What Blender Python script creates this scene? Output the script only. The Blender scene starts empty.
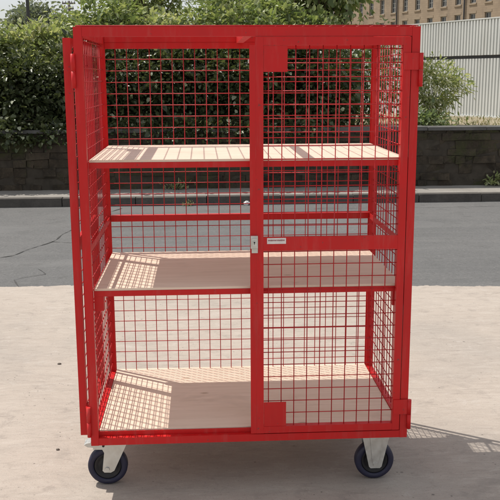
import bpy, bmesh, math, random
import numpy as np
from mathutils import Vector, Matrix, Euler, noise as mnoise

random.seed(7)
rng = np.random.default_rng(11)
S = bpy.context.scene
COL = S.collection

# ------------------------------------------------------------------ tagging
def tag(o, label=None, cat=None, group=None, kind=None):
    if label: o['label'] = label
    if cat: o['category'] = cat
    if group: o['group'] = group
    if kind: o['kind'] = kind
    return o

def empty(name, loc):
    o = bpy.data.objects.new(name, None)
    o.empty_display_size = 0.1
    o.location = loc
    COL.objects.link(o)
    return o

def link_mesh(name, me, mats, parent=None):
    o = bpy.data.objects.new(name, me)
    for m in (mats if isinstance(mats, (list, tuple)) else [mats]):
        me.materials.append(m)
    COL.objects.link(o)
    if parent is not None:
        o.parent = parent
        # geometry is written in world coordinates: cancel the parents' offset
        off = Vector((0, 0, 0)); p = parent
        while p is not None:
            off += p.location; p = p.parent
        o.location = -off
    return o

def build(name, bm, mats, parent=None, bevel=0.0, smooth=False, seg=2):
    if bevel > 0:
        es = [e for e in bm.edges if len(e.link_faces) == 2 and e.calc_face_angle(0) > 0.6]
        bmesh.ops.bevel(bm, geom=es, offset=bevel, segments=seg, affect='EDGES', clamp_overlap=True, profile=0.6)
    bmesh.ops.recalc_face_normals(bm, faces=bm.faces)
    me = bpy.data.meshes.new(name)
    bm.to_mesh(me); bm.free()
    if smooth:
        me.polygons.foreach_set('use_smooth', [True] * len(me.polygons))
    return link_mesh(name, me, mats, parent)

def mesh_np(name, verts, faces, mats, parent=None, smooth=False, fm=None):
    me = bpy.data.meshes.new(name)
    me.from_pydata([tuple(v) for v in verts], [], [tuple(f) for f in faces])
    if smooth:
        me.polygons.foreach_set('use_smooth', [True] * len(me.polygons))
    me.update()
    o = link_mesh(name, me, mats, parent)
    if fm is not None:
        me.polygons.foreach_set('material_index', fm)
    return o

# ------------------------------------------------------------------ shapes
def box(bm, x0, x1, y0, y1, z0, z1, mi=0):
    vs = [bm.verts.new(c) for c in ((x0,y0,z0),(x1,y0,z0),(x1,y1,z0),(x0,y1,z0),(x0,y0,z1),(x1,y0,z1),(x1,y1,z1),(x0,y1,z1))]
    fs = []
    for q in ((3,2,1,0),(4,5,6,7),(0,1,5,4),(1,2,6,5),(2,3,7,6),(3,0,4,7)):
        f = bm.faces.new([vs[i] for i in q]); f.material_index = mi; fs.append(f)
    return vs

def rod(bm, a, b, r, n=6, mi=0, r2=None, cap=True):
    a = Vector(a); b = Vector(b); d = (b - a).normalized()
    s = d.orthogonal().normalized(); t = d.cross(s)
    r2 = r if r2 is None else r2
    ra = [bm.verts.new(a + (s*math.cos(k*2*math.pi/n) + t*math.sin(k*2*math.pi/n))*r) for k in range(n)]
    rb = [bm.verts.new(b + (s*math.cos(k*2*math.pi/n) + t*math.sin(k*2*math.pi/n))*r2) for k in range(n)]
    for k in range(n):
        f = bm.faces.new((ra[k], ra[(k+1)%n], rb[(k+1)%n], rb[k])); f.material_index = mi; f.smooth = True
    if cap:
        for f in (bm.faces.new(ra[::-1]), bm.faces.new(rb)): f.material_index = mi

def tube(bm, pts, radii, n=7, mi=0):
    rings = []
    for i, p in enumerate(pts):
        p = Vector(p)
        d = (Vector(pts[min(i+1, len(pts)-1)]) - Vector(pts[max(i-1, 0)])).normalized()
        s = d.cross(Vector((0.31, 0.95, 0.05))).normalized(); t = d.cross(s)
        rings.append([bm.verts.new(p + (s*math.cos(k*2*math.pi/n)+t*math.sin(k*2*math.pi/n))*radii[i]) for k in range(n)])
    for i in range(len(rings)-1):
        for k in range(n):
            f = bm.faces.new((rings[i][k], rings[i][(k+1)%n], rings[i+1][(k+1)%n], rings[i+1][k])); f.smooth = True; f.material_index = mi
    bm.faces.new(rings[-1])

def prism_y(bm, poly, y0, y1, mi=0):
    """outline in x,z extruded from y0 to y1"""
    a = [bm.verts.new((x, y0, z)) for x, z in poly]; b = [bm.verts.new((x, y1, z)) for x, z in poly]
    n = len(poly)
    bm.faces.new(a).material_index = mi; bm.faces.new(b[::-1]).material_index = mi
    for k in range(n):
        bm.faces.new((a[k], b[k], b[(k+1)%n], a[(k+1)%n])).material_index = mi

def lathe_y(bm, prof, cx, cy, cz, n=40, mi=0):
    """profile of (offset along y, radius) turned about the y axis; closed profile"""
    rings = []
    for (dy, r) in prof:
        rings.append([bm.verts.new((cx + r*math.cos(k*2*math.pi/n), cy + dy, cz + r*math.sin(k*2*math.pi/n))) for k in range(n)])
    m = len(rings)
    for i in range(m):
        A, B = rings[i], rings[(i+1) % m]
        for k in range(n):
            f = bm.faces.new((A[k], A[(k+1)%n], B[(k+1)%n], B[k])); f.material_index = mi; f.smooth = True

# ------------------------------------------------------------------ materials
def nt(name):
    m = bpy.data.materials.new(name); m.use_nodes = True
    t = m.node_tree; t.nodes.clear()
    out = t.nodes.new('ShaderNodeOutputMaterial')
    p = t.nodes.new('ShaderNodeBsdfPrincipled')
    t.links.new(p.outputs[0], out.inputs[0])
    return m, t, p, out

def N(t, typ, **kw):
    n = t.nodes.new(typ)
    for k, v in kw.items():
        if k in n.inputs.keys() if hasattr(n.inputs, 'keys') else False: n.inputs[k].default_value = v
        else: setattr(n, k, v)
    return n

def coords(t, scale=(1,1,1), rot=(0,0,0), kind='Object'):
    c = t.nodes.new('ShaderNodeTexCoord'); mp = t.nodes.new('ShaderNodeMapping')
    mp.inputs['Scale'].default_value = scale; mp.inputs['Rotation'].default_value = rot
    t.links.new(c.outputs[kind], mp.inputs[0]); return mp.outputs[0]

def noise(t, vec, scale, detail=4, rough=0.55, dist=0.0):
    n = t.nodes.new('ShaderNodeTexNoise')
    n.inputs['Scale'].default_value = scale; n.inputs['Detail'].default_value = detail
    n.inputs['Roughness'].default_value = rough; n.inputs['Distortion'].default_value = dist
    t.links.new(vec, n.inputs['Vector']); return n.outputs[0]

def ramp(t, fac, stops, interp='LINEAR'):
    r = t.nodes.new('ShaderNodeValToRGB'); r.color_ramp.interpolation = interp
    el = r.color_ramp.elements
    while len(el) < len(stops): el.new(0.5)
    for e, (p, c) in zip(el, stops):
        e.position = p; e.color = (c[0], c[1], c[2], 1) if hasattr(c, '__len__') else (c, c, c, 1)
    t.links.new(fac, r.inputs[0]); return r.outputs[0]

def mix(t, a, b, fac, mode='MIX'):
    n = t.nodes.new('ShaderNodeMix'); n.data_type = 'RGBA'; n.blend_type = mode
    for sock, v in ((n.inputs[6], a), (n.inputs[7], b), (n.inputs[0], fac)):
        if hasattr(v, 'links') or hasattr(v, 'is_linked'): t.links.new(v, sock)
        elif isinstance(v, (int, float)): sock.default_value = v
        else: sock.default_value = (v[0], v[1], v[2], 1)
    return n.outputs[2]

def bump(t, p, h, strength=0.3, dist=0.01):
    b = t.nodes.new('ShaderNodeBump'); b.inputs['Strength'].default_value = strength; b.inputs['Distance'].default_value = dist
    t.links.new(h, b.inputs['Height']); t.links.new(b.outputs[0], p.inputs['Normal'])

def mat_paint(name, col, rough=0.35, spec=0.5, dirt=0.25):
    m, t, p, _ = nt(name)
    v = coords(t)
    n1 = noise(t, v, 3.5, 6, 0.65); n2 = noise(t, v, 70, 4, 0.6); n3 = noise(t, coords(t, (9, 9, 1.2)), 3, 5, 0.7)
    c = mix(t, col, (col[0]*0.74, col[1]*0.8+0.006, col[2]*0.8+0.005), ramp(t, n1, [(0.42, 0.0), (0.72, dirt*2.4)]))
    # road dust in patches and runs, small chips of dull primer
    c = mix(t, c, (0.42, 0.20, 0.17), ramp(t, n3, [(0.52, 0.0), (0.8, 0.22)]))
    c = mix(t, c, (0.16, 0.045, 0.04), ramp(t, n2, [(0.66, 0.0), (0.70, 0.75)]))
    t.links.new(c, p.inputs['Base Color'])
    t.links.new(ramp(t, n3, [(0.3, rough*0.75), (0.7, rough*1.5)]), p.inputs['Roughness'])
    p.inputs['Specular IOR Level'].default_value = spec
    bump(t, p, mix(t, n2, n1, 0.4), 0.10, 0.003)
    return m

RED = mat_paint('red_powder_coat', (0.54, 0.0085, 0.0095), 0.40, 0.34)
REDW = mat_paint('red_wire', (0.44, 0.010, 0.014), 0.45, 0.35)

def mat_metal(name, col, rough, metal=1.0):
    m, t, p, _ = nt(name); v = coords(t)
    n = noise(t, v, 28, 4, 0.6)
    t.links.new(ramp(t, n, [(0.3, [c*0.78 for c in col]), (0.7, col)]), p.inputs['Base Color'])
    t.links.new(ramp(t, n, [(0.3, rough*0.8), (0.7, min(1, rough*1.4))]), p.inputs['Roughness'])
    p.inputs['Metallic'].default_value = metal
    bump(t, p, n, 0.06, 0.002)
    return m
ZINC = mat_metal('zinc_plate', (0.66, 0.67, 0.64), 0.38, 0.75)
RUBBER = mat_metal('navy_rubber', (0.017, 0.017, 0.044), 0.55, 0.0)
HUB = mat_metal('black_plastic', (0.009, 0.009, 0.011), 0.5, 0.0)
DARKM = mat_metal('dark_steel', (0.07, 0.072, 0.078), 0.6, 0.3)

def mat_ply():
    m, t, p, _ = nt('plywood'); v = coords(t, (1.2, 16, 10))
    g = noise(t, v, 2.2, 6, 0.6, 1.2)
    v2 = coords(t, (0.6, 3.5, 1)); g2 = noise(t, v2, 2.0, 3, 0.5, 0.6)
    v3 = coords(t, (6, 90, 30)); g3 = noise(t, v3, 2.0, 2)
    c = ramp(t, g, [(0.25, (0.65, 0.485, 0.37)), (0.5, (0.73, 0.57, 0.45)), (0.75, (0.78, 0.62, 0.50))])
    c = mix(t, c, (0.62, 0.46, 0.34), ramp(t, g2, [(0.55, 0.0), (0.8, 0.55)]))
    c = mix(t, c, (0.55, 0.40, 0.29), ramp(t, g3, [(0.6, 0.0), (0.85, 0.35)]))
    k = noise(t, coords(t, (1, 1.6, 1)), 3.2, 7, 0.7, 0.5); sc = noise(t, coords(t, (3, 40, 1), (0, 0, 0.5)), 2.0, 3, 0.6)
    c = mix(t, c, (0.50, 0.375, 0.28), ramp(t, k, [(0.56, 0.0), (0.72, 0.5)]))
    c = mix(t, c, (0.44, 0.33, 0.25), ramp(t, sc, [(0.66, 0.0), (0.74, 0.4)]))
    vk = t.nodes.new('ShaderNodeTexVoronoi'); vk.inputs['Scale'].default_value = 4.2; t.links.new(coords(t, (0.7, 1.5, 1)), vk.inputs['Vector'])
    c = mix(t, c, (0.36, 0.24, 0.15), ramp(t, vk.outputs['Distance'], [(0.03, 0.7), (0.07, 0.0)]))
    t.links.new(c, p.inputs['Base Color']); p.inputs['Roughness'].default_value = 0.62
    bump(t, p, g, 0.06, 0.002)
    return m
PLY = mat_ply()

def mat_concrete():
    m, t, p, _ = nt('concrete'); v = coords(t)
    big = noise(t, v, 0.8, 6, 0.62, 0.4); mid = noise(t, v, 7.5, 8, 0.7, 0.3); grit = noise(t, v, 95, 4, 0.75); fine = noise(t, v, 260, 2, 0.7)
    c = ramp(t, big, [(0.3, (0.335, 0.298, 0.262)), (0.5, (0.392, 0.340, 0.292)), (0.7, (0.425, 0.372, 0.322))])
    # broom strokes in two directions, broken up
    for sc, rot, seed in (((3.5, 15, 1), 9, 1.7), ((2.6, 11, 1), -31, 2.3)):
        sw = noise(t, coords(t, sc, (0, 0, math.radians(rot))), seed, 8, 0.72, 1.1)
        c = mix(t, c, (0.275, 0.240, 0.208), ramp(t, sw, [(0.53, 0.0), (0.66, 0.40)]))
        c = mix(t, c, (0.475, 0.425, 0.375), ramp(t, sw, [(0.34, 0.40), (0.46, 0.0)]))
    c = mix(t, c, (0.235, 0.205, 0.18), ramp(t, mid, [(0.56, 0.0), (0.70, 0.55)]))
    c = mix(t, c, (0.47, 0.43, 0.39), ramp(t, mid, [(0.30, 0.5), (0.42, 0.0)]))
    c = mix(t, c, (0.165, 0.145, 0.13), ramp(t, grit, [(0.60, 0.0), (0.68, 0.65)]))
    c = mix(t, c, (0.52, 0.48, 0.44), ramp(t, grit, [(0.30, 0.55), (0.38, 0.0)]))
    c = mix(t, c, (0.22, 0.195, 0.175), ramp(t, fine, [(0.56, 0.0), (0.66, 0.5)]))
    # pits and specks
    for k, (sc, a, b) in enumerate(((9, 0.04, 0.085), (23, 0.06, 0.12))):
        vo = t.nodes.new('ShaderNodeTexVoronoi'); vo.inputs['Scale'].default_value = sc; t.links.new(v, vo.inputs['Vector'])
        spk = ramp(t, vo.outputs['Distance'], [(a, 1.0), (b, 0.0)])
        gate = ramp(t, noise(t, v, 2.3+k*3, 3), [(0.5, 0.0), (0.6, 0.8)])
        c = mix(t, c, (0.10, 0.088, 0.08), mix(t, spk, gate, 1.0, 'MULTIPLY'))
    # hairline cracks
    wv = mix(t, v, noise(t, v, 2.0, 5, 0.6), 0.16, 'ADD')
    ve = t.nodes.new('ShaderNodeTexVoronoi'); ve.feature = 'DISTANCE_TO_EDGE'; ve.inputs['Scale'].default_value = 0.75; t.links.new(wv, ve.inputs['Vector'])
    cr = ramp(t, ve.outputs['Distance'], [(0.0, 1.0), (0.006, 0.0)])
    cg = ramp(t, noise(t, v, 0.9, 3), [(0.60, 0.0), (0.68, 0.5)])
    c = mix(t, c, (0.15, 0.13, 0.115), mix(t, cr, cg, 1.0, 'MULTIPLY'))
    # old damp and oily stains
    st = noise(t, coords(t, (1, 1.6, 1)), 1.6, 8, 0.75, 0.9)
    c = mix(t, c, (0.225, 0.20, 0.178), ramp(t, st, [(0.57, 0.0), (0.70, 0.5)]))
    t.links.new(c, p.inputs['Base Color']); p.inputs['Roughness'].default_value = 0.88
    p.inputs['Specular IOR Level'].default_value = 0.25
    bump(t, p, mix(t, mid, grit, 0.55), 0.5, 0.006)
    return m
CONC = mat_concrete()

def mat_asphalt():
    m, t, p, _ = nt('asphalt'); v = coords(t)
    big = noise(t, v, 0.45, 6, 0.62, 0.6); mid = noise(t, v, 4, 7, 0.7); grain = noise(t, v, 42, 4, 0.8); fine = noise(t, v, 150, 3, 0.8)
    tr = noise(t, coords(t, (0.4, 3.5, 1), (0, 0, 0.02)), 1.2, 5, 0.6, 0.3)
    c = ramp(t, big, [(0.3, (0.105, 0.105, 0.104)), (0.7, (0.135, 0.133, 0.130))])
    c = mix(t, c, (0.082, 0.081, 0.079), ramp(t, mid, [(0.53, 0.0), (0.68, 0.55)]))
    c = mix(t, c, (0.165, 0.162, 0.156), ramp(t, tr, [(0.5, 0.0), (0.72, 0.55)]))
    c = mix(t, c, (0.052, 0.051, 0.050), ramp(t, grain, [(0.55, 0.0), (0.66, 0.6)]))
    c = mix(t, c, (0.24, 0.235, 0.225), ramp(t, grain, [(0.32, 0.6), (0.42, 0.0)]))
    c = mix(t, c, (0.04, 0.04, 0.04), ramp(t, fine, [(0.55, 0.0), (0.66, 0.6)]))
    c = mix(t, c, (0.27, 0.265, 0.25), ramp(t, fine, [(0.30, 0.6), (0.40, 0.0)]))
    pt = noise(t, coords(t, (0.55, 1.0, 1)), 0.9, 2, 0.4)                      # a paler repair patch with a firm edge
    c = mix(t, c, (0.155, 0.153, 0.15), ramp(t, pt, [(0.585, 0.0), (0.60, 0.35)]))
    t.links.new(c, p.inputs['Base Color']); p.inputs['Roughness'].default_value = 0.82
    p.inputs['Specular IOR Level'].default_value = 0.35
    bump(t, p, mix(t, grain, fine, 0.5), 0.7, 0.005)
    return m
ASPH = mat_asphalt()

def mat_rough(name, stops, scale, rough=0.9, fine=60, bs=0.4, bd=0.01, stain=None, stretch=(1,1,1)):
    m, t, p, _ = nt(name); v = coords(t, stretch)
    a = noise(t, v, scale, 6, 0.65, 0.3); b = noise(t, v, fine, 3, 0.7)
    c = ramp(t, a, stops)
    if stain: c = mix(t, c, stain, ramp(t, b, [(0.5, 0.0), (0.75, 0.6)]))
    t.links.new(c, p.inputs['Base Color']); p.inputs['Roughness'].default_value = rough
    p.inputs['Specular IOR Level'].default_value = 0.3
    bump(t, p, mix(t, a, b, 0.5), bs, bd)
    return m
PAVE = mat_rough('paving', [(0.3, (0.22, 0.205, 0.185)), (0.7, (0.32, 0.30, 0.27))], 1.6, stain=(0.15, 0.14, 0.125))
KERB = mat_rough('kerbstone', [(0.3, (0.06, 0.055, 0.05)), (0.7, (0.105, 0.096, 0.086))], 5, stain=(0.045, 0.042, 0.036))
SEAM = mat_rough('tar_seam', [(0.3, (0.045, 0.044, 0.043)), (0.7, (0.085, 0.083, 0.08))], 8)
SOIL = mat_rough('dry_soil', [(0.3, (0.17, 0.14, 0.09)), (0.5, (0.29, 0.245, 0.165)), (0.72, (0.40, 0.35, 0.26))], 9, fine=40, stain=(0.13, 0.13, 0.07))
LAND = mat_rough('far_ground', [(0.3, (0.12, 0.11, 0.07)), (0.7, (0.22, 0.2, 0.14))], 0.3)
MORTAR = mat_rough('dark_mortar', [(0.3, (0.036, 0.030, 0.023)), (0.7, (0.075, 0.063, 0.048))], 6)
COPE = mat_rough('coping_stone', [(0.3, (0.08, 0.078, 0.074)), (0.7, (0.15, 0.145, 0.138))], 3, stain=(0.09, 0.09, 0.07))
BARK = mat_rough('bark', [(0.3, (0.05, 0.038, 0.028)), (0.7, (0.12, 0.095, 0.07))], 14, stretch=(1, 1, 0.25))
PEB = mat_rough('pebble_stone', [(0.3, (0.09, 0.075, 0.06)), (0.7, (0.16, 0.14, 0.12))], 30)

def island(t):
    g = t.nodes.new('ShaderNodeNewGeometry'); return g.outputs['Random Per Island']

def mat_stone():
    m, t, p, _ = nt('old_wall_stone'); v = coords(t)
    r = island(t)
    c = ramp(t, r, [(0.0, (0.064, 0.050, 0.036)), (0.35, (0.080, 0.063, 0.045)), (0.7, (0.092, 0.073, 0.052)), (1.0, (0.070, 0.056, 0.042))])
    n = noise(t, v, 5, 8, 0.75, 0.4); f = noise(t, v, 40, 5, 0.75); st = noise(t, coords(t, (1, 1, 0.25)), 2.2, 6, 0.7)
    c = mix(t, c, (0.026, 0.022, 0.018), ramp(t, n, [(0.42, 0.0), (0.64, 0.85)]))
    c = mix(t, c, (0.135, 0.112, 0.084), ramp(t, f, [(0.28, 0.6), (0.42, 0.0)]))
    c = mix(t, c, (0.028, 0.025, 0.021), ramp(t, st, [(0.5, 0.0), (0.68, 0.7)]))
    moss = noise(t, v, 1.1, 7, 0.75)
    c = mix(t, c, (0.058, 0.068, 0.024), ramp(t, moss, [(0.53, 0.0), (0.64, 0.65)]))
    t.links.new(c, p.inputs['Base Color']); p.inputs['Roughness'].default_value = 0.93
    p.inputs['Specular IOR Level'].default_value = 0.2
    bump(t, p, mix(t, n, f, 0.5), 0.9, 0.03)
    return m
STONE = mat_stone()

def mat_leaf(name, cols, trans=0.3, rough=0.42, pale=(0.36, 0.39, 0.25), pf=0.955):
    m, t, p, out = nt(name)
    r = island(t)
    c = ramp(t, r, [(0.93*i/(len(cols)-1), k) for i, k in enumerate(cols)] + ([(pf, cols[-1]), (pf+0.02, pale)] if pf < 1 else []))
    v = coords(t); c = mix(t, c, (0.11, 0.10, 0.03), ramp(t, noise(t, v, 2.2, 3), [(0.55, 0.0), (0.8, 0.4)]))
    t.links.new(c, p.inputs['Base Color']); p.inputs['Roughness'].default_value = rough
    p.inputs['Specular IOR Level'].default_value = 0.38
    tr = t.nodes.new('ShaderNodeBsdfTranslucent')
    tc = mix(t, c, (1.5, 1.55, 0.8), 1.0, 'MULTIPLY'); t.links.new(tc, tr.inputs['Color'])
    ms = t.nodes.new('ShaderNodeMixShader'); ms.inputs[0].default_value = trans
    t.links.new(p.outputs[0], ms.inputs[1]); t.links.new(tr.outputs[0], ms.inputs[2]); t.links.new(ms.outputs[0], out.inputs[0])
    return m
LEAF_SHADE = mat_leaf('leaf_shade_dark', [(0.036, 0.046, 0.024), (0.054, 0.070, 0.032), (0.078, 0.098, 0.042), (0.12, 0.138, 0.062)], 0.2, 0.36, pale=(0.40, 0.42, 0.30), pf=0.965)  # shade of the lower hedge put into the leaf colour, not another species
LEAF_A = mat_leaf('leaf_dark', [(0.090, 0.123, 0.064), (0.138, 0.182, 0.087), (0.187, 0.239, 0.114), (0.276, 0.316, 0.170)])
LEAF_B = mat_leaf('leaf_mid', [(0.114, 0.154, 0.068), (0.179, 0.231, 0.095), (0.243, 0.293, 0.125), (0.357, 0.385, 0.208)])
LEAF_C = mat_leaf('leaf_pale', [(0.179, 0.216, 0.105), (0.260, 0.308, 0.143), (0.357, 0.385, 0.208), (0.487, 0.477, 0.323)], 0.35)
LEAF_F = mat_leaf('leaf_far', [(0.145, 0.175, 0.140), (0.196, 0.224, 0.173), (0.246, 0.273, 0.214)], 0.2, 0.6, pf=2)
GRASS = mat_leaf('dry_grass', [(0.22, 0.19, 0.11), (0.31, 0.27, 0.17), (0.13, 0.15, 0.06), (0.40, 0.36, 0.25)], 0.3, 0.7, pf=2)

# ------------------------------------------------------------------ THE TROLLEY
H = 1.80; ZB = 0.209
cart = empty('cage_trolley', (0, 0.37, 0))
tag(cart, 'red wire mesh cage trolley with two plywood shelves, left door folded open, on concrete', 'trolley')

def part(name, boxes, mat=RED, parent=cart, bevel=0.0022):
    bm = bmesh.new()
    for b in boxes: box(bm, *b)
    return build(name, bm, mat, parent, bevel)

for sx in (-1, 1):
    x0, x1 = sorted((sx*0.625, sx*0.595))
    part('post', [(x0, x1, 0, 0.030, ZB, H)])
    # rear corners: two flat uprights with a slot between them, tied at intervals
    part('post', [(x0, x1, 0.7120, 0.7148, ZB, H), (x0, x1, 0.7490, 0.7520, ZB, H)] +
         [(x0+0.002, x1-0.002, 0.7150, 0.7488, z, z+0.03) for z in (ZB+0.001, 0.975, H-0.032)], bevel=0.0008)
XI = 0.5945
# rails butt between the posts, half a millimetre shy of their faces
part('top_rail', [(-XI, XI, 0.0008, 0.0295, 1.766, H-0.0006)])
part('top_rail', [(-XI, XI, 0.7225, 0.7512, 1.773, H-0.0006), (-XI, XI, 0.7255, 0.7485, 1.745, 1.7724)])
part('base_rail', [(-XI, XI, 0.0008, 0.0295, ZB+0.0006, 0.239), (-XI, XI, 0.0262, 0.0296, 0.2394, 0.2565)])
part('base_rail', [(-XI, XI, 0.7225, 0.7512, ZB+0.0006, 0.240)])
part('mid_rail', [(-XI, XI, 0.7225, 0.7512, 0.976, 1.004)])
for sx in (-1, 1):
    x0, x1 = sorted((sx*0.6242, sx*0.5955))
    part('top_rail', [(x0, x1, 0.0305, 0.7116, 1.766, H-0.0006)])
    part('base_rail', [(x0, x1, 0.0305, 0.7116, ZB+0.0006, 0.264)])
    m0, m1 = sorted((sx*0.5955, sx*0.5990))
    part('mid_rail', [(m0, m1, 0.0305, 0.7116, 0.978, 1.001)], bevel=0.0008)
part('roof_bar', [(-0.0145, 0.0145, 0.030, 0.722, 1.768, H-0.001)])
part('deck_bearer', [(-0.5945, 0.5945, 0.36, 0.39, 0.211, 0.2385)])

WR = 0.0019
def wires(bm, axis_u, u0, u1, us, z0, z1, zs, w, axis):
    """welded mesh in a vertical plane; axis 'x' (plane y=w) or 'y' (plane x=w)"""
    def P(u, z, o): return (u, w+o, z) if axis == 'x' else (w+o, u, z)
    for u in us: rod(bm, P(u, z0, -WR), P(u, z1, -WR), WR)
    for z in zs: rod(bm, P(u0, z, WR*0.95), P(u1, z, WR*0.95), WR)

def fr(a, b, s): return list(np.arange(a, b, s))
bm = bmesh.new(); wires(bm, 'x', -0.596, 0.596, fr(-0.55, 0.596, 0.05), 0.261, 1.746, fr(0.30, 1.745, 0.05), 0.737, 'x')
build('back_mesh', bm, REDW, cart)
for sx in (-1, 1):
    bm = bmesh.new(); wires(bm, 'y', 0.03, 0.7135, fr(0.076, 0.70, 0.05), 0.267, 1.767, fr(0.306, 1.765, 0.05), sx*0.610, 'y')
    build('side_mesh', bm, REDW, cart)
bm = bmesh.new()
for x in fr(-0.6, 0.61, 0.05): rod(bm, (x, 0.004, H+0.0014), (x, 0.748, H+0.0014), WR)
for y in fr(0.026, 0.75, 0.05): rod(bm, (-0.62, y, H+0.0046), (0.62, y, H+0.0046), WR)
build('roof_mesh', bm, REDW, cart)

# shelves: red angle frame with a ply board lying on it
def shelf(zt, th, name='shelf', lip=0.022):
    zf = zt - th
    s = part(name, [(-0.592, 0.592, 0.0325, 0.0505, zf-lip, zf-0.0004), (-0.592, 0.592, 0.7015, 0.7195, zf-lip, zf-0.0004),
                    (-0.592, -0.574, 0.0507, 0.7013, zf-lip, zf-0.0006), (0.574, 0.592, 0.0507, 0.7013, zf-lip, zf-0.0006),
                    (-0.012, 0.012, 0.0507, 0.7013, zf-lip, zf-0.0008)], bevel=0.0018)
    bm = bmesh.new(); box(bm, -0.5915, 0.5915, 0.034, 0.7185, zf, zt)
    build('board', bm, PLY, s, 0.0012)
    return s
shelf(1.3234, 0.009); shelf(0.834, 0.009)
bm = bmesh.new(); box(bm, -0.594, 0.594, 0.0335, 0.7475, 0.2415, 0.2605)
build('deck_board', bm, PLY, cart, 0.0015)
for sx in (-1, 1):
    for y in (0.034, 0.684):
        x0, x1 = sorted((sx*0.5935, sx*0.558))
        part('shelf_bracket', [(x0, x1, y, y+0.034, 0.746, 0.8025)], bevel=0.0015)

# ---- doors
def door(side, is_open):
    def T(u, v, z):       # u from the hinge axis, v into the door, z up
        if not is_open: return (side*(0.627-u), -0.008+v, z)
        return (side*(0.6355+v), -0.008+u, z)
    def tb(bm, u0, u1, v0, v1, z0, z1):
        a = T(u0, v0, z0); b = T(u1, v1, z1)
        lo = [min(a[i], b[i]) for i in range(3)]; hi = [max(a[i], b[i]) for i in range(3)]
        box(bm, lo[0], hi[0], lo[1], hi[1], lo[2], hi[2])
    UE = 0.603 if side > 0 else 0.640       # free edge
    U0 = 0.0355; zA, zB = 0.2435, 1.763
    bm = bmesh.new()
    tb(bm, U0, U0+0.028, 0.004, 0.032, zA, zB)
    tb(bm, UE-0.028, UE, 0.004, 0.032, zA, zB)
    i0, i1 = U0+0.0282, UE-0.0282
    tb(bm, i0, i1, 0.0045, 0.0315, zB-0.029, zB-0.0004)
    tb(bm, i0, i1, 0.0045, 0.0315, zA+0.0004, zA+0.028)
    tb(bm, i0, i1, 0.0045, 0.0180, 0.978, 1.031)
    d = build('door', bm, RED, cart, 0.0022)
    # mesh
    bm = bmesh.new()
    us = [0.627-x for x in fr(0.0715, 0.56, 0.05)]
    for u in us: rod(bm, T(u, 0.0185, zA+0.02), T(u, 0.0185, zB-0.02), WR)
    for z in fr(0.322, 1.74, 0.05): rod(bm, T(i0-0.01, 0.0215, z), T(i1+0.01, 0.0215, z), WR)
    build('door_mesh', bm, REDW, d)
    # corner plates on the free side
    for z0, z1 in ((1.640, zB-0.0295), (zA+0.0285, 0.372)):
        bm = bmesh.new(); tb(bm, i1-0.088, i1-0.0003, 0.006, 0.0085, z0, z1); build('corner_plate', bm, RED, d, 0.0008)
    # lift-off hinges with a 270 degree swing
    for zt in (1.706, 0.371):
        bm = bmesh.new()
        a = T(0, 0, zt); 
        hx = side*0.6285
        rod(bm, (hx, a[1], zt), (hx, a[1], zt-0.0605), 0.0082, 14)
        rod(bm, (hx, a[1], zt-0.0615), (hx, a[1], zt-0.121), 0.0082, 14)
        tb(bm, 0.006, 0.062, -0.0005, 0.0036, zt-0.0605, zt)
        if is_open: box(bm, -0.6395, -0.6255, -0.004, 0.026, zt-0.0603, zt-0.0003)
        build('hinge', bm, RED, d, 0.001)
    return d, T, tb, UE

d, T, tb, UE = door(1, False)
bm = bmesh.new(); tb(bm, UE+0.0003, UE+0.0225, 0.0036, 0.0068, 0.2445, 1.735)
build('overlap_strip', bm, RED, d, 0.0008)
# slam latch on the overlap
bm = bmesh.new(); box(bm, 0.0035, 0.030, -0.0155, -0.0046, 0.990, 1.038); box(bm, 0.008, 0.0255, -0.021, -0.0158, 1.000, 1.030)
rod(bm, (0.0165, -0.021, 1.015), (0.0165, -0.025, 1.015), 0.0055, 12)
build('latch', bm, ZINC, d, 0.0018)
bm = bmesh.new(); rod(bm, (0.0165, -0.0252, 1.015), (0.0165, -0.0256, 1.015), 0.0032, 10); box(bm, 0.0156, 0.0174, -0.0256, -0.0252, 1.0065, 1.0125); build('keyhole', bm, HUB, d)
bm = bmesh.new(); box(bm, 0.007, 0.030, -0.0105, -0.0046, 0.972, 0.9885)
build('latch_tongue', bm, ZINC, d, 0.0012)
bm = bmesh.new(); rod(bm, (-0.0035, 0.004, 1.678), (0.0022, 0.004, 1.678), 0.007, 12); build('bolt_end', bm, ZINC, d)
# maker's label: too small in the photograph to read, one dark line of tiny marks on white
def flat(name, col, rough=0.45):
    m, t, p, _ = nt(name); v = coords(t); n = noise(t, v, 60, 3)
    t.links.new(ramp(t, n, [(0.3, [c*0.88 for c in col]), (0.7, col)]), p.inputs['Base Color']); p.inputs['Roughness'].default_value = rough
    return m
LAB = flat('label_white', (0.72, 0.66, 0.64)); INK = flat('label_ink', (0.26, 0.10, 0.11))
bm = bmesh.new(); box(bm, 0.0655, 0.137, -0.0047, -0.0036, 1.005, 1.0275, 0)
x = 0.0690; rl = random.Random(4)
while x < 0.131:                                    # the print is far too small to read in the photograph
    w = rl.uniform(0.0012, 0.0034)
    box(bm, x, x+w, -0.0050, -0.00472, 1.0155+rl.uniform(0, .0012), 1.0205+rl.uniform(0, .0014), 1)
    x += w + rl.choice((0.0006, 0.0006, 0.0008, 0.0018))
build('label_sticker', bm, [LAB, INK], d)
door(-1, True)

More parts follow.
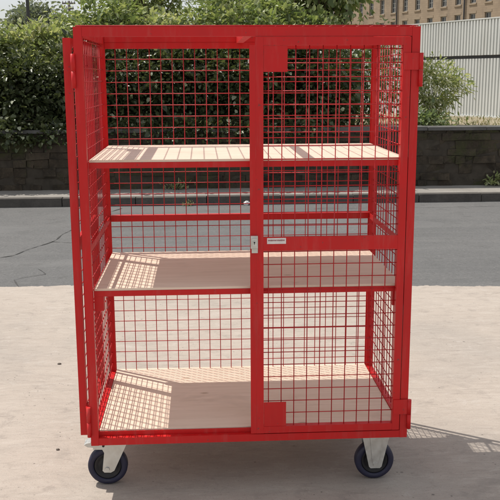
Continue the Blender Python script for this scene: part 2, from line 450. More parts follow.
# ---- castors
def castor(cx, cy, swivel, brake):
    R, zc = 0.080, 0.081
    bm = bmesh.new()
    if swivel:
        px = cx + 0.006
        box(bm, px-0.052, px+0.052, cy-0.045, cy+0.045, 0.2025, 0.2085)
        rod(bm, (px, cy, 0.190), (px, cy, 0.202), 0.038, 20)
        prof = [(px-0.058, 0.189), (px+0.078, 0.1895), (px+0.076, 0.184), (cx+0.028, 0.068), (cx+0.014, 0.060), (cx-0.012, 0.061), (cx-0.019, 0.069), (cx-0.010, 0.146), (cx-0.017, 0.160), (px-0.060, 0.161)]
        box(bm, px-0.058, px+0.077, cy-0.033, cy+0.033, 0.185, 0.1895)
    else:
        px = cx
        box(bm, px-0.052, px+0.052, cy-0.045, cy+0.045, 0.2025, 0.2085)
        prof = [(px-0.057, 0.2020), (px+0.057, 0.2020), (px+0.055, 0.193), (cx+0.026, 0.062), (cx+0.019, 0.055), (cx-0.019, 0.055), (cx-0.026, 0.062), (px-0.055, 0.193)]
    for y0 in (cy-0.0345, cy+0.0310):
        prism_y(bm, prof, y0, y0+0.0035)
    c = build('castor', bm, ZINC, cart, 0.0012)
    if not swivel:
        bm = bmesh.new()                                    # pressed stiffening rib in the fork
        prism_y(bm, [(cx-0.026, 0.199), (cx+0.026, 0.199), (cx+0.012, 0.078), (cx-0.012, 0.078)], cy-0.0385, cy-0.0347)
        build('fork_rib', bm, ZINC, c, 0.0025)
    bm = bmesh.new()
    pr = [(-0.0225, 0.056), (-0.0225, 0.070), (-0.019, 0.077), (-0.011, R), (0.011, R), (0.019, 0.077), (0.0225, 0.070), (0.0225, 0.056)]
    lathe_y(bm, pr, cx, cy, zc, 56); build('tyre', bm, RUBBER, c)
    bm = bmesh.new()
    lathe_y(bm, [(-0.017, 0.0557), (-0.019, 0.050), (-0.012, 0.042), (-0.012, 0.026), (-0.024, 0.022), (-0.026, 0.010), (0.026, 0.010), (0.024, 0.022), (0.012, 0.026), (0.012, 0.042), (0.019, 0.050), (0.017, 0.0557)], cx, cy, zc, 40)
    build('wheel_centre', bm, HUB, c)
    bm = bmesh.new()
    rod(bm, (cx, cy-0.041, zc-0.006), (cx, cy+0.041, zc-0.006), 0.0062, 12)
    for s in (-1, 1): rod(bm, (cx, cy+s*0.0347, zc-0.006), (cx, cy+s*0.0405, zc-0.006), 0.0098, 6)
    build('axle_bolt', bm, ZINC, c)
    if brake:
        bm = bmesh.new()
        prism_y(bm, [(px-0.048, 0.190), (px-0.048, 0.164), (px-0.082, 0.168), (px-0.096, 0.178), (px-0.086, 0.184)], cy-0.026, cy+0.026)
        build('brake_pedal', bm, ZINC, c, 0.002)
        bm = bmesh.new(); rod(bm, (px-0.018, cy-0.0348, 0.176), (px-0.018, cy-0.0375, 0.176), 0.005, 10); build('pivot_pin', bm, HUB, c)

castor(-0.575, 0.105, True, True)
castor(0.512, 0.085, False, False)
castor(-0.545, 0.655, True, True)
castor(0.512, 0.655, False, False)

# ------------------------------------------------------------------ GROUND
def sheet(name, x0, x1, yf0, yf1, z, mat, nx=2, ny=2, zf=None):
    xs = np.linspace(x0, x1, nx); v = []; f = []
    for j in range(ny):
        for x in xs:
            a, b = yf0(x), yf1(x); y = a + (b-a)*j/(ny-1)
            v.append((x, y, z if zf is None else zf(x, y)))
    for j in range(ny-1):
        for i in range(nx-1):
            k = j*nx+i; f.append((k, k+1, k+nx+1, k+nx))
    return tag(mesh_np(name, v, f, mat), kind='structure')

sheet('terrain', -600, 600, lambda x: -300, lambda x: 900, -0.03, LAND)
def cedge(x):
    if abs(x) > 8: return 3.40 - 0.075*x*8/abs(x)
    return 3.40 - 0.075*x + 0.035*mnoise.noise((x*1.3, 2.2, 0)) + 0.035*mnoise.noise((x*6, 0.2, 4)) + 0.035*max(0, mnoise.noise((x*11, 3.2, 4))-0.15) + 0.02*mnoise.noise((x*25, 7, 0)) + 0.014*mnoise.noise((x*61, 1, 0))
sheet('road', -60, 60, lambda x: 2.0, lambda x: 7.80, -0.006, ASPH)
xs_all = [-60, -8] + list(np.linspace(-7.9, 7.9, 1300)) + [8, 60]
v = [(x, -14, 0) for x in xs_all] + [(x, cedge(x), 0) for x in xs_all]
n = len(xs_all); f = [(i, i+1, n+i+1, n+i) for i in range(n-1)]
tag(mesh_np('concrete_yard', v, f, CONC), kind='structure')

# tar-filled seams and cracks in the road
def ribbon(pts, w, jit, seed):
    out = []; r = random.Random(seed); n = 40; L = []
    for i in range(len(pts)-1):
        for k in range(n):
            t = k/n; L.append((pts[i][0]+(pts[i+1][0]-pts[i][0])*t, pts[i][1]+(pts[i+1][1]-pts[i][1])*t))
    L.append(pts[-1]); v = []; f = []
    for i, (x, y) in enumerate(L):
        a = L[max(0, i-1)]; b = L[min(len(L)-1, i+1)]; d = Vector((b[0]-a[0], b[1]-a[1])).normalized(); nrm = Vector((-d.y, d.x))
        o = jit*mnoise.noise((x*3, y*3, seed)); ww = w*(0.15+1.6*abs(mnoise.noise((x*5, y*5, seed+9))))
        for s in (-1, 1): v.append((x+nrm.x*(o+s*ww), y+nrm.y*(o+s*ww), -0.002))
    f = [(2*i, 2*i+1, 2*i+3, 2*i+2) for i in range(len(L)-1)]
    tag(mesh_np('road_seam', v, f, SEAM), kind='structure')
ribbon([(-1.20, 7.6), (-1.52, 6.70), (-1.70, 5.40), (-1.95, 4.75), (-2.6, 4.1)], 0.011, 0.04, 1)
ribbon([(-1.70, 5.40), (-1.45, 5.34), (-1.05, 5.33)], 0.009, 0.03, 2)
ribbon([(-1.62, 4.15), (-1.52, 3.95), (-1.72, 3.75), (-1.66, 3.52)], 0.006, 0.04, 3)
ribbon([(1.2, 7.35), (2.6, 7.33), (5.2, 7.36)], 0.006, 0.02, 4)

# kerb stones, pavement
v = []; bm = bmesh.new(); x = -20.0; r = random.Random(3)
while x < 20:
    L = r.uniform(0.82, 0.98); dz = r.uniform(-0.004, 0.004); dy = r.uniform(-0.006, 0.006)
    box(bm, x+0.005, x+L-0.005, 7.78+dy, 7.925, -0.05, 0.10+dz); x += L
tag(build('kerb', bm, KERB, None, 0.012), kind='structure')
sheet('pavement', -60, 60, lambda x: 7.925, lambda x: 8.80, 0.096, PAVE)

# raised ground behind the wall
sheet('bank', -60, 60, lambda x: 8.9, lambda x: 200.0, 0.84, SOIL, 60, 40,
      lambda x, y: max(0.70, 0.86-0.022*(y-8.9)) + 0.02*mnoise.noise((x*2, y*2, 0)))

# ------------------------------------------------------------------ STONE WALL
WX0, WX1, WY = -11.0, 12.0, 8.66
wall = empty('stone_wall', (0, WY, 0.1))
tag(wall, 'low dark stone retaining wall along the back of the pavement, shrubs above it', 'wall')
r = random.Random(21); bm = bmesh.new()
z = 0.05
hs = [0.125, 0.10, 0.13, 0.11, 0.095, 0.12, 0.10, 0.09]
for h in hs:
    x = WX0 + r.uniform(-0.2, 0)
    while x < WX1:
        L = r.choice((r.uniform(0.10, 0.2), r.uniform(0.18, 0.42))); y0 = WY + r.uniform(-0.020, 0.018)
        vs = box(bm, x+0.004, x+L-0.004, y0, WY+0.28, z+0.003, min(z+h-0.003, 0.868))
        for q in vs:
            if q.co.y < WY+0.1: q.co += Vector((r.uniform(-.012, .012), r.uniform(-.014, .014), r.uniform(-.011, .011)))
        x += L
    z += h
build('stone_courses', bm, STONE, wall, 0.010, seg=2)
bm = bmesh.new(); box(bm, WX0-0.1, WX1, WY+0.010, WY+0.27, 0.04, 0.867); build('mortar_core', bm, MORTAR, wall)
bm = bmesh.new(); x = WX0
while x < WX1:
    L = r.uniform(0.55, 0.95); box(bm, x+0.004, x+L-0.004, WY-0.03+r.uniform(-.008, .008), WY+0.33, 0.871, 0.918+r.uniform(-.008, .006)); x += L
build('coping', bm, COPE, wall, 0.010)

# ------------------------------------------------------------------ FOLIAGE
def leaf_mesh(cent, axis, size, width, fold, r):
    """vectorised folded leaves: 6 outline points, two quads each"""
    n = len(cent)
    up = np.tile(np.array([0, 0, 1.0]), (n, 1)) + r.normal(0, 0.55, (n, 3))
    ax = axis/np.linalg.norm(axis, axis=1, keepdims=True)
    s = np.cross(ax, up); s /= np.linalg.norm(s, axis=1, keepdims=True)+1e-9
    nn = np.cross(s, ax)
    L = size[:, None]; Wd = (size*width)[:, None]
    F = (fold*Wd[:, 0])[:, None]
    p0 = cent; tip = cent + ax*L - nn*L*0.12
    a1 = cent + ax*L*0.30 + s*Wd*0.5 + nn*F; a2 = cent + ax*L*0.70 + s*Wd*0.38 + nn*F*0.5
    b1 = cent + ax*L*0.30 - s*Wd*0.5 + nn*F; b2 = cent + ax*L*0.70 - s*Wd*0.38 + nn*F*0.5
    V = np.stack([p0, a1, a2, tip, b2, b1], 1).reshape(-1, 3)
    k = np.arange(n)[:, None]*6
    Fc = np.concatenate([k+np.array([0, 1, 2, 3]), k+np.array([0, 3, 4, 5])], 0)
    return V, Fc

def fast_mesh(name, V, F, mats, parent):
    me = bpy.data.meshes.new(name)
    me.vertices.add(len(V)); me.vertices.foreach_set('co', V.astype(np.float32).ravel())
    nf = len(F); me.loops.add(nf*4); me.loops.foreach_set('vertex_index', F.astype(np.int32).ravel())
    me.polygons.add(nf); me.polygons.foreach_set('loop_start', np.arange(0, nf*4, 4, dtype=np.int32))
    me.update(calc_edges=True); me.validate()
    return link_mesh(name, me, mats, parent)

def limb_path(a, b, r, sag=0.12, k=6):
    a = np.array(a, float); b = np.array(b, float); out = []
    o = r.normal(0, 1, 3)*np.linalg.norm(b-a)*sag
    for i in range(k):
        t = i/(k-1); out.append(tuple(a+(b-a)*t + o*math.sin(math.pi*t) + np.array([0, 0, 0.10*np.linalg.norm(b-a)*math.sin(math.pi*t)])))
    return out

def shrub(name, label, cat, base, cz, rad, nclump, nleaf, size, mat, seed, group=None, width=0.55, spread=0.13, tree=False, trunk_r=0.03, shell=0.5, low=-1.0, droop=0.2, lump=0.35, far=False):
    """base = point on the ground; crown is a lumpy ellipsoid with centre height cz and radii rad; a twig carries each clump of leaves"""
    r = np.random.default_rng(seed)
    root = empty(name, base); tag(root, label, cat, group)
    c = np.array([base[0], base[1], cz])
    d = r.normal(0, 1, (nclump*3, 3)); d /= np.linalg.norm(d, axis=1, keepdims=True)
    d = d[d[:, 2] > low][:nclump]
    lum = np.array([1 + lump*mnoise.noise((q[0]*1.7+seed, q[1]*1.7, q[2]*1.7)) + lump*0.7*mnoise.noise((q[0]*4+seed, q[1]*4, q[2]*4)) for q in d])
    rr = (shell + (1-shell)*r.random(len(d)))**0.7 * lum
    tips = c + d*rr[:, None]*np.array(rad)
    tips[:, 2] = np.maximum(tips[:, 2], base[2]+0.02 if name != 'ivy_patch' else 0.72)
    # wood
    bm = bmesh.new()
    top = (c[0]+r.normal(0, .05), c[1], c[2]+rad[2]*0.45)
    if tree:
        tube(bm, limb_path(base, top, r, 0.03, 8), np.linspace(trunk_r, trunk_r*0.25, 8), 10)
    else:
        for _ in range(5):
            q = (base[0]+r.normal(0, .12), base[1]+r.normal(0, .08), base[2]-0.02)
            tube(bm, limb_path(q, (c[0]+r.normal(0, rad[0]*0.4), c[1]+r.normal(0, rad[1]*.3), c[2]+rad[2]*r.uniform(.1, .7)), r, 0.06, 7), np.linspace(trunk_r, trunk_r*0.3, 7), 7)
    for i in range(0, len(tips), 3 if not far else 12):
        t = tips[i]; h = r.uniform(0.25, 0.7)
        s = np.array([base[0]+(c[0]-base[0])*h + r.normal(0, .06), base[1]+(c[1]-base[1])*h, base[2]+(t[2]-base[2])*h*0.8])
        tube(bm, limb_path(s, t, r, 0.08, 5), np.linspace(trunk_r*0.35, trunk_r*0.08, 5), 5)
    build('trunk' if tree else 'stems', bm, BARK, root)
    # leaves
    per = max(1, nleaf//len(tips)); idx = np.repeat(np.arange(len(tips)), per); n = len(idx)
    off = r.normal(0, 1, (n, 3))*spread*np.array([1, 1, 0.75])
    cent = tips[idx] + off
    out = (cent - c)/np.array(rad); out /= np.linalg.norm(out, axis=1, keepdims=True)+1e-9
    axis = out*0.55 + off/spread*0.35 + r.normal(0, 0.5, (n, 3)); axis[:, 2] -= droop
    sz = size*(0.45+0.95*r.random(n)**1.4)*(0.75+0.5*r.random(len(tips)))[idx]
    V, F = leaf_mesh(cent, axis, sz, width, 0.22, r)
    fast_mesh('crown' if tree else 'foliage', V, F, mat, root)
    return root

G = 'shrubs of the hedge above the stone wall'
HZ = 0.84
hedge = [
 # x, y, top, rx, ry, leaves, label
 (-3.70, 9.45, 2.02, 0.90, 0.62, 'shade-toned broad shrub above the wall at the extreme left edge, mostly cut off'),
 (-2.62, 9.40, 2.00, 0.85, 0.62, 'shade-toned glossy shrub above the wall beside the folded cage door'),
 (-1.45, 9.42, 2.12, 0.80, 0.62, 'shade-toned shrub seen through the left side mesh and left end of the back mesh'),
 (-0.52, 9.45, 2.08, 0.78, 0.62, 'shade-toned shrub behind the open left half of the cage, under the gap of sky'),
 (0.42, 9.40, 2.14, 0.80, 0.62, 'shade-toned shrub directly behind the middle stile of the cage'),
 (1.34, 9.45, 2.12, 0.80, 0.62, 'shade-toned shrub behind the mesh of the closed right door, last full one of the hedge'),
]
for i, (x, y, top, rx, ry, lab) in enumerate(hedge):
    h = top-0.60
    shrub('shrub', lab, 'shrub', (x, y, HZ), 0.62+h*0.53, (rx, ry, h*0.50), 170, 13500, 0.078, LEAF_SHADE, 40+i, G, shell=0.30, spread=0.10, width=0.6, lump=0.38)  # shaded hedge front: its darkness is painted by the leaf colour
G2 = 'bushes rising behind the hedge, sunlight put into their leaf colour'
back = [
 (-3.75, 10.25, 1.72, 0.85, 0.68, LEAF_B, 'sunlit-toned bush behind the hedge at the extreme left edge'),
 (-2.72, 10.20, 1.72, 0.78, 0.66, LEAF_C, 'sunlit-toned bush topping the hedge between lamp pole and cage, open sky above it'),
 (-1.48, 10.20, 1.95, 0.66, 0.86, LEAF_B, 'sunlit-toned bush rising over the top left corner of the cage'),
 (-0.55, 10.25, 1.78, 0.70, 0.74, LEAF_C, 'sunlit-toned bush over the cage roof just under the gap of sky'),
 (0.40, 10.20, 1.90, 0.78, 0.84, LEAF_B, 'sunlit-toned bush over the middle of the cage roof'),
 (1.36, 10.25, 1.88, 0.78, 0.82, LEAF_B, 'sunlit-toned bush over the roof above the closed right door'),
]
for i, (x, y, cz, rx, rz, m, lab) in enumerate(back):
    shrub('leafy_bush', lab, 'bush', (x, y, HZ), cz, (rx, 0.60, rz), 150, 9500, 0.085, m, 140+i, G2, shell=0.35, spread=0.10, width=0.55, lump=0.36, low=-0.75)  # sunlit top band of the hedge, painted with the lighter leaf colours
shrub('shrub', 'thin see-through shrub behind the right side mesh, white hoarding showing between its leaves', 'shrub',
      (2.42, 10.1, HZ), 1.55, (0.60, 0.55, 0.80), 120, 2300, 0.08, LEAF_B, 61, G, spread=0.08, shell=0.3, trunk_r=0.014)
shrub('buddleia', 'sparse pale green bush in front of the white corrugated hoarding, right of the cage', 'bush',
      (3.60, 10.9, 0.80), 1.34, (0.52, 0.42, 0.60), 120, 2700, 0.085, LEAF_C, 63, None, width=0.34, spread=0.085, shell=0.25, trunk_r=0.009, lump=0.5)
shrub('ground_shrub', 'low leafy plant on top of the wall beside the right post of the cage', 'plant',
      (3.05, 9.25, 0.86), 0.93, (0.36, 0.22, 0.13), 50, 900, 0.06, LEAF_A, 64, None, spread=0.07, shell=0.2, trunk_r=0.006, low=-0.3)
# trailing growth over the coping at the foot of the hedge
shrub('ivy_patch', 'dark ivy hanging over the wall coping left of the cage', 'ivy',
      (-3.0, 8.76, 0.90), 0.86, (1.5, 0.22, 0.15), 260, 6500, 0.06, LEAF_SHADE, 65, None, spread=0.07, shell=0.25, trunk_r=0.006, width=0.8)
shrub('ivy_patch', 'dark ivy hanging over the wall coping behind the cage back mesh', 'ivy',
      (0.1, 8.80, 0.90), 0.89, (2.0, 0.22, 0.12), 300, 7000, 0.06, LEAF_SHADE, 67, None, spread=0.07, shell=0.25, trunk_r=0.006, width=0.8)
# tree with big leaves above the top right of the cage
shrub('broadleaf_tree', 'young broadleaved tree overhanging the top of the cage, in front of the stone mill', 'tree',
      (1.70, 11.3, HZ), 3.40, (1.0, 0.9, 0.95), 200, 6500, 0.095, LEAF_B, 66, None, width=0.8, tree=True, trunk_r=0.06, spread=0.17, shell=0.3, droop=0.5)
# trees further off
shrub('round_tree', 'round grey green treetop showing against the sky beside the lamp pole', 'tree',
      (-10.0, 50, 0.7), 4.15, (1.55, 1.5, 1.5), 220, 6500, 0.26, LEAF_F, 71, None, tree=True, trunk_r=0.2, spread=0.34, shell=0.5, far=True)
shrub('spreading_tree', 'mid green tree beyond the hedge, under the telegraph pole arms', 'tree',
      (-4.15, 24, 0.7), 2.6, (0.52, 0.6, 0.85), 120, 3600, 0.12, LEAF_B, 72, None, tree=True, trunk_r=0.12, spread=0.2, shell=0.4, far=True)
shrub('tall_tree', 'tall tree standing behind the hedge above the left half of the cage roof', 'tree',
      (-1.45, 19, 0.7), 3.6, (0.85, 1.0, 1.5), 200, 6000, 0.12, LEAF_B, 73, None, tree=True, trunk_r=0.12, spread=0.2, shell=0.4, low=-0.8, far=True)

shrub('tall_tree', 'tall tree standing behind the hedge above the middle of the cage roof', 'tree',
      (0.95, 16, 0.7), 3.5, (1.25, 1.0, 1.5), 240, 8000, 0.11, LEAF_B, 75, None, tree=True, trunk_r=0.12, spread=0.15, shell=0.4, low=-0.8, far=True)

# dry grass on the bank
r = np.random.default_rng(5); nb = 2600
cx = r.uniform(2.2, 9.0, nb); cy = 9.0 + r.random(nb)**1.3*6.5
cent = np.stack([cx, cy, np.maximum(0.70, 0.86-0.022*(cy-8.9))-0.005], 1)
axis = np.stack([r.normal(0, .5, nb), r.normal(0, .5, nb), np.ones(nb)], 1)
V, F = leaf_mesh(cent, axis, 0.025+0.06*r.random(nb), 0.2, 0.1, r)
o = fast_mesh('dry_grass', V, F, GRASS, None); tag(o, 'short dry grass and weeds growing on the bank behind the wall', 'grass', kind='stuff')

# weeds along the foot of the wall and in the kerb
def weed(x, y, z, s, n, seed, label):
    r = np.random.default_rng(seed)
    root = empty('weed', (x, y, z)); tag(root, label, 'weed', 'weeds at the foot of the wall')
    c = np.array([x, y, z]) + r.normal(0, 1, (n, 3))*np.array([s, s*0.4, 0.0]); c[:, 2] = z + np.abs(r.normal(0, s*0.5, n))
    ax = np.stack([r.normal(0, .7, n), r.normal(-.1, .5, n), 0.25+r.random(n)], 1)
    V, F = leaf_mesh(c, ax, s*(0.4+0.6*r.random(n)), 0.3, 0.15, r)
    fast_mesh('leaves', V, F, LEAF_C, root)
    bm = bmesh.new()
    for k in range(6): rod(bm, (x+r.normal(0, s*.3), y, z-0.005), (x+r.normal(0, s*.8), y-0.02, z+s*0.9), 0.003, 5)
    build('stems', bm, BARK, root)
weed(-0.52, 8.57, 0.096, 0.075, 90, 3, 'pale weed at the foot of the wall behind the open left half of the cage')
weed(3.95, 8.58, 0.096, 0.11, 120, 4, 'wide green weed at the foot of the wall near the right edge')
weed(-0.35, 7.74, -0.004, 0.04, 70, 7, 'small weed in the gutter under the kerb, below the pale wall weed')

# ------------------------------------------------------------------ HOARDING
def mat_sheet():
    m, t, p, _ = nt('painted_sheet'); v = coords(t)
    a = noise(t, coords(t, (1.3, 1.3, 0.12)), 3.0, 6, 0.7); b = noise(t, v, 0.9, 4); d = noise(t, v, 22, 4, 0.7)
    c = ramp(t, b, [(0.35, (0.60, 0.62, 0.61)), (0.65, (0.68, 0.695, 0.68))])
    c = mix(t, c, (0.55, 0.55, 0.52), ramp(t, a, [(0.52, 0.0), (0.72, 0.6)]))
    c = mix(t, c, (0.42, 0.38, 0.32), ramp(t, d, [(0.64, 0.0), (0.72, 0.5)]))
    t.links.new(c, p.inputs['Base Color']); p.inputs['Roughness'].default_value = 0.5
    return m
GALV = mat_sheet()
A = Vector((4.98, 16.95)); B = Vector((5.735, 15.3)); dv = (B-A).normalized(); nv = Vector((-dv.y, dv.x))
if nv.y > 0: nv = -nv
P0 = A - dv*9.5; P1 = A + dv*6.0; LEN = (P1-P0).length
hd = empty('hoarding', (A.x, A.y, 0.7)); tag(hd, 'white corrugated metal hoarding in two tiers behind the wall at right', 'fence')
def corr(z0, z1, off, name):
    pitch = 0.092; prof = [(0.0, 0), (0.26, 0), (0.36, 1), (0.90, 1)]
    v = []; f = []; k = 0; s = 0
    while s < LEN:
        for (q, dd) in prof:
            u = s + q*pitch; p = P0 + dv*u + nv*(off + dd*0.062)
            v.append((p.x, p.y, z0)); v.append((p.x, p.y, z1))
        s += pitch
    n = len(v)//2; f = [(2*i, 2*i+2, 2*i+3, 2*i+1) for i in range(n-1)]
    o = mesh_np(name, v, f, GALV, hd)
    mo = o.modifiers.new('t', 'SOLIDIFY'); mo.thickness = 0.003
    return o
def gz(p): return 0.72
corr(0.766, 1.963, 0.0, 'lower_sheets'); corr(2.032, 2.765, 0.012, 'upper_sheets')
def hbar(z0, z1, o0, o1, mat, name):
    bm = bmesh.new(); q = []
    for z in (z0, z1):
        for (p, o) in ((P0, o0), (P1, o0), (P1, o1), (P0, o1)):
            w = p + nv*o; q.append(bm.verts.new((w.x, w.y, z)))
    for ff in ((3,2,1,0),(4,5,6,7),(0,1,5,4),(1,2,6,5),(2,3,7,6),(3,0,4,7)): bm.faces.new([q[i] for i in ff])
    build(name, bm, mat, hd)
hbar(1.965, 2.03, -0.09, 0.030, DARKM, 'joint_rail'); hbar(2.766, 2.79, -0.02, 0.08, GALV, 'top_trim'); hbar(0.70, 0.765, -0.03, 0.08, GALV, 'base_trim')
u = 0.4
while u < LEN:
    p = P0 + dv*u - nv*0.13
    bm = bmesh.new(); box(bm, p.x-0.04, p.x+0.04, p.y-0.04, p.y+0.04, 0.60, 2.78); build('fence_post', bm, DARKM, hd); u += 2.4

# ------------------------------------------------------------------ STONE MILL
def mat_mill():
    m, t, p, _ = nt('mill_stone'); v = coords(t)
    br = t.nodes.new('ShaderNodeTexBrick'); br.inputs['Scale'].default_value = 1.0
    br.inputs['Color1'].default_value = (0.33, 0.255, 0.18, 1); br.inputs['Color2'].default_value = (0.29, 0.222, 0.155, 1); br.inputs['Mortar'].default_value = (0.24, 0.19, 0.135, 1)
    br.inputs['Brick Width'].default_value = 0.62; br.inputs['Row Height'].default_value = 0.24; br.inputs['Mortar Size'].default_value = 0.012
    sx = t.nodes.new('ShaderNodeSeparateXYZ'); cb = t.nodes.new('ShaderNodeCombineXYZ'); ge = t.nodes.new('ShaderNodeTexCoord')
    t.links.new(ge.outputs['Object'], sx.inputs[0]); ad = t.nodes.new('ShaderNodeMath'); ad.operation = 'MULTIPLY_ADD'; ad.inputs[1].default_value = -1.07
    t.links.new(sx.outputs[1], ad.inputs[0]); ad.inputs[2].default_value = 0
    t.links.new(ad.outputs[0], cb.inputs[0]); t.links.new(sx.outputs[2], cb.inputs[1]); t.links.new(cb.outputs[0], br.inputs['Vector'])
    n = noise(t, v, 0.35, 6, 0.65); n2 = noise(t, coords(t, (1, 1, 0.2)), 0.8, 5)
    c = mix(t, br.outputs[0], (0.16, 0.125, 0.09), ramp(t, n, [(0.45, 0.0), (0.75, 0.6)]))
    c = mix(t, c, (0.12, 0.10, 0.08), ramp(t, n2, [(0.55, 0.0), (0.8, 0.5)]))
    t.links.new(c, p.inputs['Base Color']); p.inputs['Roughness'].default_value = 0.9
    return m
MILL = mat_mill(); SILL = mat_rough('sill_stone', [(0.3, (0.27, 0.215, 0.155)), (0.7, (0.34, 0.27, 0.195))], 1.0)
SLATE = mat_rough('slate', [(0.3, (0.05, 0.052, 0.058)), (0.7, (0.09, 0.09, 0.1))], 1.5)
FRAME = flat('window_paint', (0.30, 0.30, 0.28))
mg, tg, pg, _ = nt('window_glass'); vg = coords(tg)
tg.links.new(ramp(tg, noise(tg, vg, 0.4, 3), [(0.35, (0.03, 0.033, 0.036)), (0.65, (0.10, 0.105, 0.11))]), pg.inputs['Base Color'])
pg.inputs['Roughness'].default_value = 0.12; pg.inputs['Specular IOR Level'].default_value = 0.8
GLASS = mg
M1 = Vector((23.05, 108.48)); M2 = Vector((28.51, 93.86)); md = (M2-M1).normalized(); mn = Vector((md.y, -md.x))
if mn.x > 0: mn = -mn
MLEN0, MLEN1 = -44.0, 40.0
def F2(u, o, z): p = M1 + md*u + mn*o; return (p.x, p.y, z)
mill = empty('stone_mill', (M1.x, M1.y, 0.7)); tag(mill, 'tan stone mill with rows of tall windows far behind the hoarding', 'building')
def fbox(bm, u0, u1, o0, o1, z0, z1):
    q = [bm.verts.new(F2(*c)) for c in ((u0,o0,z0),(u1,o0,z0),(u1,o1,z0),(u0,o1,z0),(u0,o0,z1),(u1,o0,z1),(u1,o1,z1),(u0,o1,z1))]
    for ff in ((3,2,1,0),(4,5,6,7),(0,1,5,4),(1,2,6,5),(2,3,7,6),(3,0,4,7)): bm.faces.new([q[i] for i in ff])
WW, WH, PIT, FLO, WB = 1.02, 1.75, 2.6, 2.83, 9.22
us = [k*PIT for k in range(-16, 15)]; rows = [WB + FLO*k for k in (-3, -2, -1, 0, 1, 2)]
bm = bmesh.new()
# wall as strips of masonry round real openings
zc = 0.3
for zb in rows:
    fbox(bm, MLEN0, MLEN1, -0.5, 0, zc, zb)
    e = MLEN0
    for uu in us:
        fbox(bm, e, uu-WW/2, -0.5, 0, zb+0.0005, zb+WH-0.0005); e = uu+WW/2
    fbox(bm, e, MLEN1, -0.5, 0, zb+0.0005, zb+WH-0.0005)
    zc = zb+WH
fbox(bm, MLEN0, MLEN1, -0.5, 0, zc, zc+1.2)
fbox(bm, MLEN0, MLEN0+0.5, -16, -0.501, 0.3, zc+1.2); fbox(bm, MLEN1-0.5, MLEN1, -16, -0.501, 0.3, zc+1.2); fbox(bm, MLEN0, MLEN1, -16.5, -16.001, 0.3, zc+1.2)
build('wall', bm, MILL, mill)
bm = bmesh.new(); zt = zc+1.2
q = [bm.verts.new(F2(*c)) for c in ((MLEN0-.3, .5, zt+.02), (MLEN1+.3, .5, zt+.02), (MLEN1+.3, -8.2, zt+4.6), (MLEN0-.3, -8.2, zt+4.6), (MLEN0-.3, -17, zt+.02), (MLEN1+.3, -17, zt+.02))]
for ff in ((0,1,2,3), (3,2,5,4), (0,3,4), (1,5,2), (0,4,5,1)): bm.faces.new([q[i] for i in ff])
build('roof', bm, SLATE, mill)
bm = bmesh.new(); fbox(bm, MLEN0-.1, MLEN1+.1, 0.003, 0.18, zt-0.35, zt+0.01); build('cornice', bm, SILL, mill)
def win_frame():
    bm = bmesh.new(); u = 0; z = 0
    w = WW/2-0.003
    fbox(bm, -w, -w+.09, -0.26, -0.17, 0.003, WH-.003); fbox(bm, w-.09, w, -0.26, -0.17, 0.003, WH-.003)
    fbox(bm, -w+.091, w-.091, -0.26, -0.17, 0.003, .10); fbox(bm, -w+.091, w-.091, -0.26, -0.17, WH-.10, WH-.003)
    fbox(bm, -0.035, .035, -0.25, -0.18, .101, WH-.101)
    for zz in (0.62, 1.14): fbox(bm, -w+.091, -0.036, -0.25, -0.18, zz-.03, zz+.03); fbox(bm, .036, w-.091, -0.25, -0.18, zz-.03, zz+.03)
    return bm
def gb(): bm = bmesh.new(); fbox(bm, -WW/2+.05, WW/2-.05, -0.225, -0.215, 0.04, WH-.04); return bm
def sb():
    bm = bmesh.new(); fbox(bm, -WW/2-.12, WW/2+.12, 0.003, 0.09, -0.17, -0.004); return bm
def lb(): bm = bmesh.new(); fbox(bm, -WW/2-.14, WW/2+.14, 0.003, 0.03, WH+.004, WH+.26); return bm
def at0(bm):   # local geometry about M1
    for v in bm.verts: v.co -= Vector((M1.x, M1.y, 0))
    return bm
wf = link_mesh('window', bpy.data.meshes.new('w'), FRAME, None)
def local(name, bm, m, parent):
    bmesh.ops.recalc_face_normals(bm, faces=bm.faces); me = bpy.data.meshes.new(name); bm.to_mesh(me); bm.free(); me.materials.append(m)
    o = bpy.data.objects.new(name, me); COL.objects.link(o); o.parent = parent; return o
bpy.data.objects.remove(wf)
first = None; count = 0
for zb in rows[2:5]:
    for uu in us:
        if count >= 99: break
        loc = Vector((md.x*uu, md.y*uu, zb-0.7))
        if first is None:
            w0 = local('window', at0(win_frame()), FRAME, mill); g0 = local('pane', at0(gb()), GLASS, w0); s0 = local('sill', at0(sb()), SILL, w0); l0 = local('lintel', at0(lb()), SILL, w0)
            first = (w0, g0, s0, l0); w0.location = loc
        else:
            w = first[0].copy(); COL.objects.link(w); w.parent = mill; w.location = loc
            for k in first[1:]:
                c = k.copy(); COL.objects.link(c); c.parent = w
        count += 1
for uu in (3.55, 16.9):
    bm = bmesh.new(); rod(bm, F2(uu, 0.13, 0.7), F2(uu, 0.13, zt-0.36), 0.085, 10); build('drainpipe', bm, DARKM, mill)

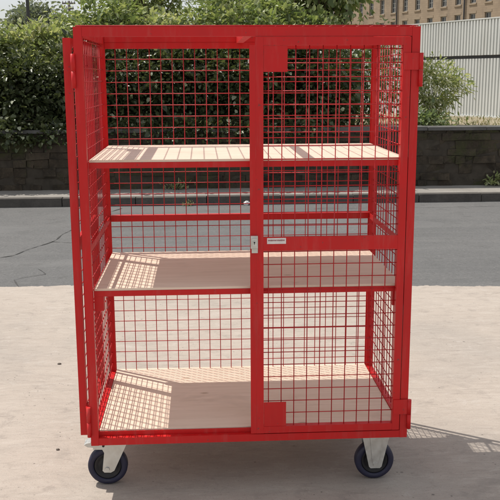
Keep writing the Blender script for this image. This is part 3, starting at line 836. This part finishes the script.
# ------------------------------------------------------------------ POLES
lp = empty('lamp_pole', (-3.30, 13.2, 0.75)); tag(lp, 'dark slim lamp pole rising from the hedge at the left edge', 'pole')
bm = bmesh.new(); rod(bm, (-3.30, 13.2, 0.7), (-3.30, 13.2, 5.6), 0.032, 14, r2=0.028); rod(bm, (-3.30, 13.2, 0.7), (-3.30, 13.2, 1.9), 0.055, 14); build('shaft', bm, DARKM, lp)
bm = bmesh.new(); rod(bm, (-3.30, 13.2, 5.58), (-2.7, 13.0, 5.75), 0.022, 10); box(bm, -2.75, -2.35, 12.9, 13.08, 5.70, 5.80); build('lamp_head', bm, DARKM, lp, 0.01)
tx, ty = -9.35, 60.0
WOOD = mat_rough('pole_wood', [(0.3, (0.10, 0.09, 0.085)), (0.7, (0.17, 0.155, 0.145))], 6)
tp = empty('telegraph_pole', (tx, ty, 0.7)); tag(tp, 'distant telegraph pole with two crossarms against the sky', 'pole')
bm = bmesh.new(); rod(bm, (tx, ty, 0.6), (tx, ty, 6.85), 0.13, 12, r2=0.09); build('shaft', bm, WOOD, tp)
for z, w in ((6.62, 0.46), (6.25, 0.34)):
    bm = bmesh.new(); box(bm, tx-w, tx+w, ty-0.17, ty-0.10, z, z+0.10)
    build('crossarm', bm, WOOD, tp)
    for k in (-1, -0.5, 0.5, 1):
        bm = bmesh.new(); rod(bm, (tx+k*(w-0.05), ty-0.135, z+0.10), (tx+k*(w-0.05), ty-0.135, z+0.22), 0.035, 8); build('insulator', bm, FRAME, tp)

# ------------------------------------------------------------------ SMALL THINGS
def pebble(x, y, s, seed, label):
    bm = bmesh.new(); bmesh.ops.create_icosphere(bm, subdivisions=2, radius=1)
    for v in bm.verts:
        v.co *= 1+0.35*mnoise.noise(v.co*1.3+Vector((seed, 0, 0))); v.co = Vector((v.co.x*s*1.1, v.co.y*s*.8, v.co.z*s*0.5)) + Vector((x, y, s*0.35))
    tag(build('pebble', bm, PEB, None, smooth=True), label, 'pebble', 'pebbles on the concrete')
pebble(0.80, 0.93, 0.010, 1, 'dark pebble on the concrete just right of the lower right hinge, further of two')
pebble(0.835, 0.85, 0.010, 2, 'dark pebble on the concrete just right of the lower right hinge, nearer of two')
pebble(-0.834, 0.433, 0.008, 3, 'dark pebble on the concrete left of the braked castor')
pebble(-1.014, 1.60, 0.010, 4, 'dark pebble on the sunlit concrete left of the folded door')
# crumpled white paper in the gutter
PAPER = flat('paper', (0.75, 0.74, 0.72), 0.7)
bm = bmesh.new(); bmesh.ops.create_icosphere(bm, subdivisions=3, radius=1)
for v in bm.verts:
    v.co *= 1+0.5*mnoise.noise(v.co*2.1); v.co = Vector((v.co.x*0.036, v.co.y*0.025, v.co.z*0.03)) + Vector((0.392, 7.72, 0.021))
tag(build('paper_scrap', bm, PAPER), 'crumpled scrap of white paper in the gutter behind the middle stile', 'litter')

# ------------------------------------------------------------------ LIGHT
SD = Vector((0.49, -0.335, -1.0)).normalized()
el = math.asin(-SD.z); az = math.atan2(-SD.x, -SD.y)
sl = bpy.data.lights.new('sun', 'SUN'); sl.energy = 4.2; sl.angle = math.radians(0.5); sl.color = (1.0, 0.945, 0.87)
so = bpy.data.objects.new('sun', sl); COL.objects.link(so); so.rotation_euler = SD.to_track_quat('-Z', 'Y').to_euler(); so.location = (-10, 8, 20)
W = bpy.data.worlds.new('World'); S.world = W; W.use_nodes = True
t = W.node_tree; t.nodes.clear()
out = t.nodes.new('ShaderNodeOutputWorld'); bg = t.nodes.new('ShaderNodeBackground'); bg.inputs[1].default_value = 0.118
sk = t.nodes.new('ShaderNodeTexSky'); sk.sky_type = 'NISHITA'; sk.sun_disc = False; sk.sun_elevation = el; sk.sun_rotation = az
sk.air_density = 1.0; sk.dust_density = 2.5; sk.ozone_density = 1.0
vc = coords(t, (1, 1, 2.6), kind='Generated')
cl = ramp(t, noise(t, vc, 2.4, 7, 0.6, 0.3), [(0.36, 0.5), (0.62, 0.95)])
c = mix(t, sk.outputs[0], (6.3, 6.4, 6.55), cl)
t.links.new(c, bg.inputs[0]); t.links.new(bg.outputs[0], out.inputs[0])

# ------------------------------------------------------------------ CAMERA
cd = bpy.data.cameras.new('camera'); cd.sensor_width = 36; cd.sensor_fit = 'HORIZONTAL'; cd.lens = 855.05*36/500
cd.clip_start = 0.05; cd.clip_end = 2500
co = bpy.data.objects.new('camera', cd); COL.objects.link(co)
R = Vector((0.9983799804841366, -0.05672953833019077, -0.004378818258204169)); U = Vector((0.015615879512105135, 0.19919177225776225, 0.9798360996472191)); Fw = Vector((0.054713425002995204, 0.9783171251417687, -0.19975495933464688))
co.matrix_world = Matrix(((R.x, U.x, -Fw.x, -0.1755), (R.y, U.y, -Fw.y, -3.1576), (R.z, U.z, -Fw.z, 1.6269), (0, 0, 0, 1)))
S.camera = co
vs = S.view_settings; vs.view_transform = 'Standard'; vs.look = 'None'; vs.exposure = 0.1; vs.gamma = 1.0; vs.use_curve_mapping = False
S.render.engine = 'CYCLES'
S.cycles.max_bounces = 8; S.cycles.transparent_max_bounces = 8
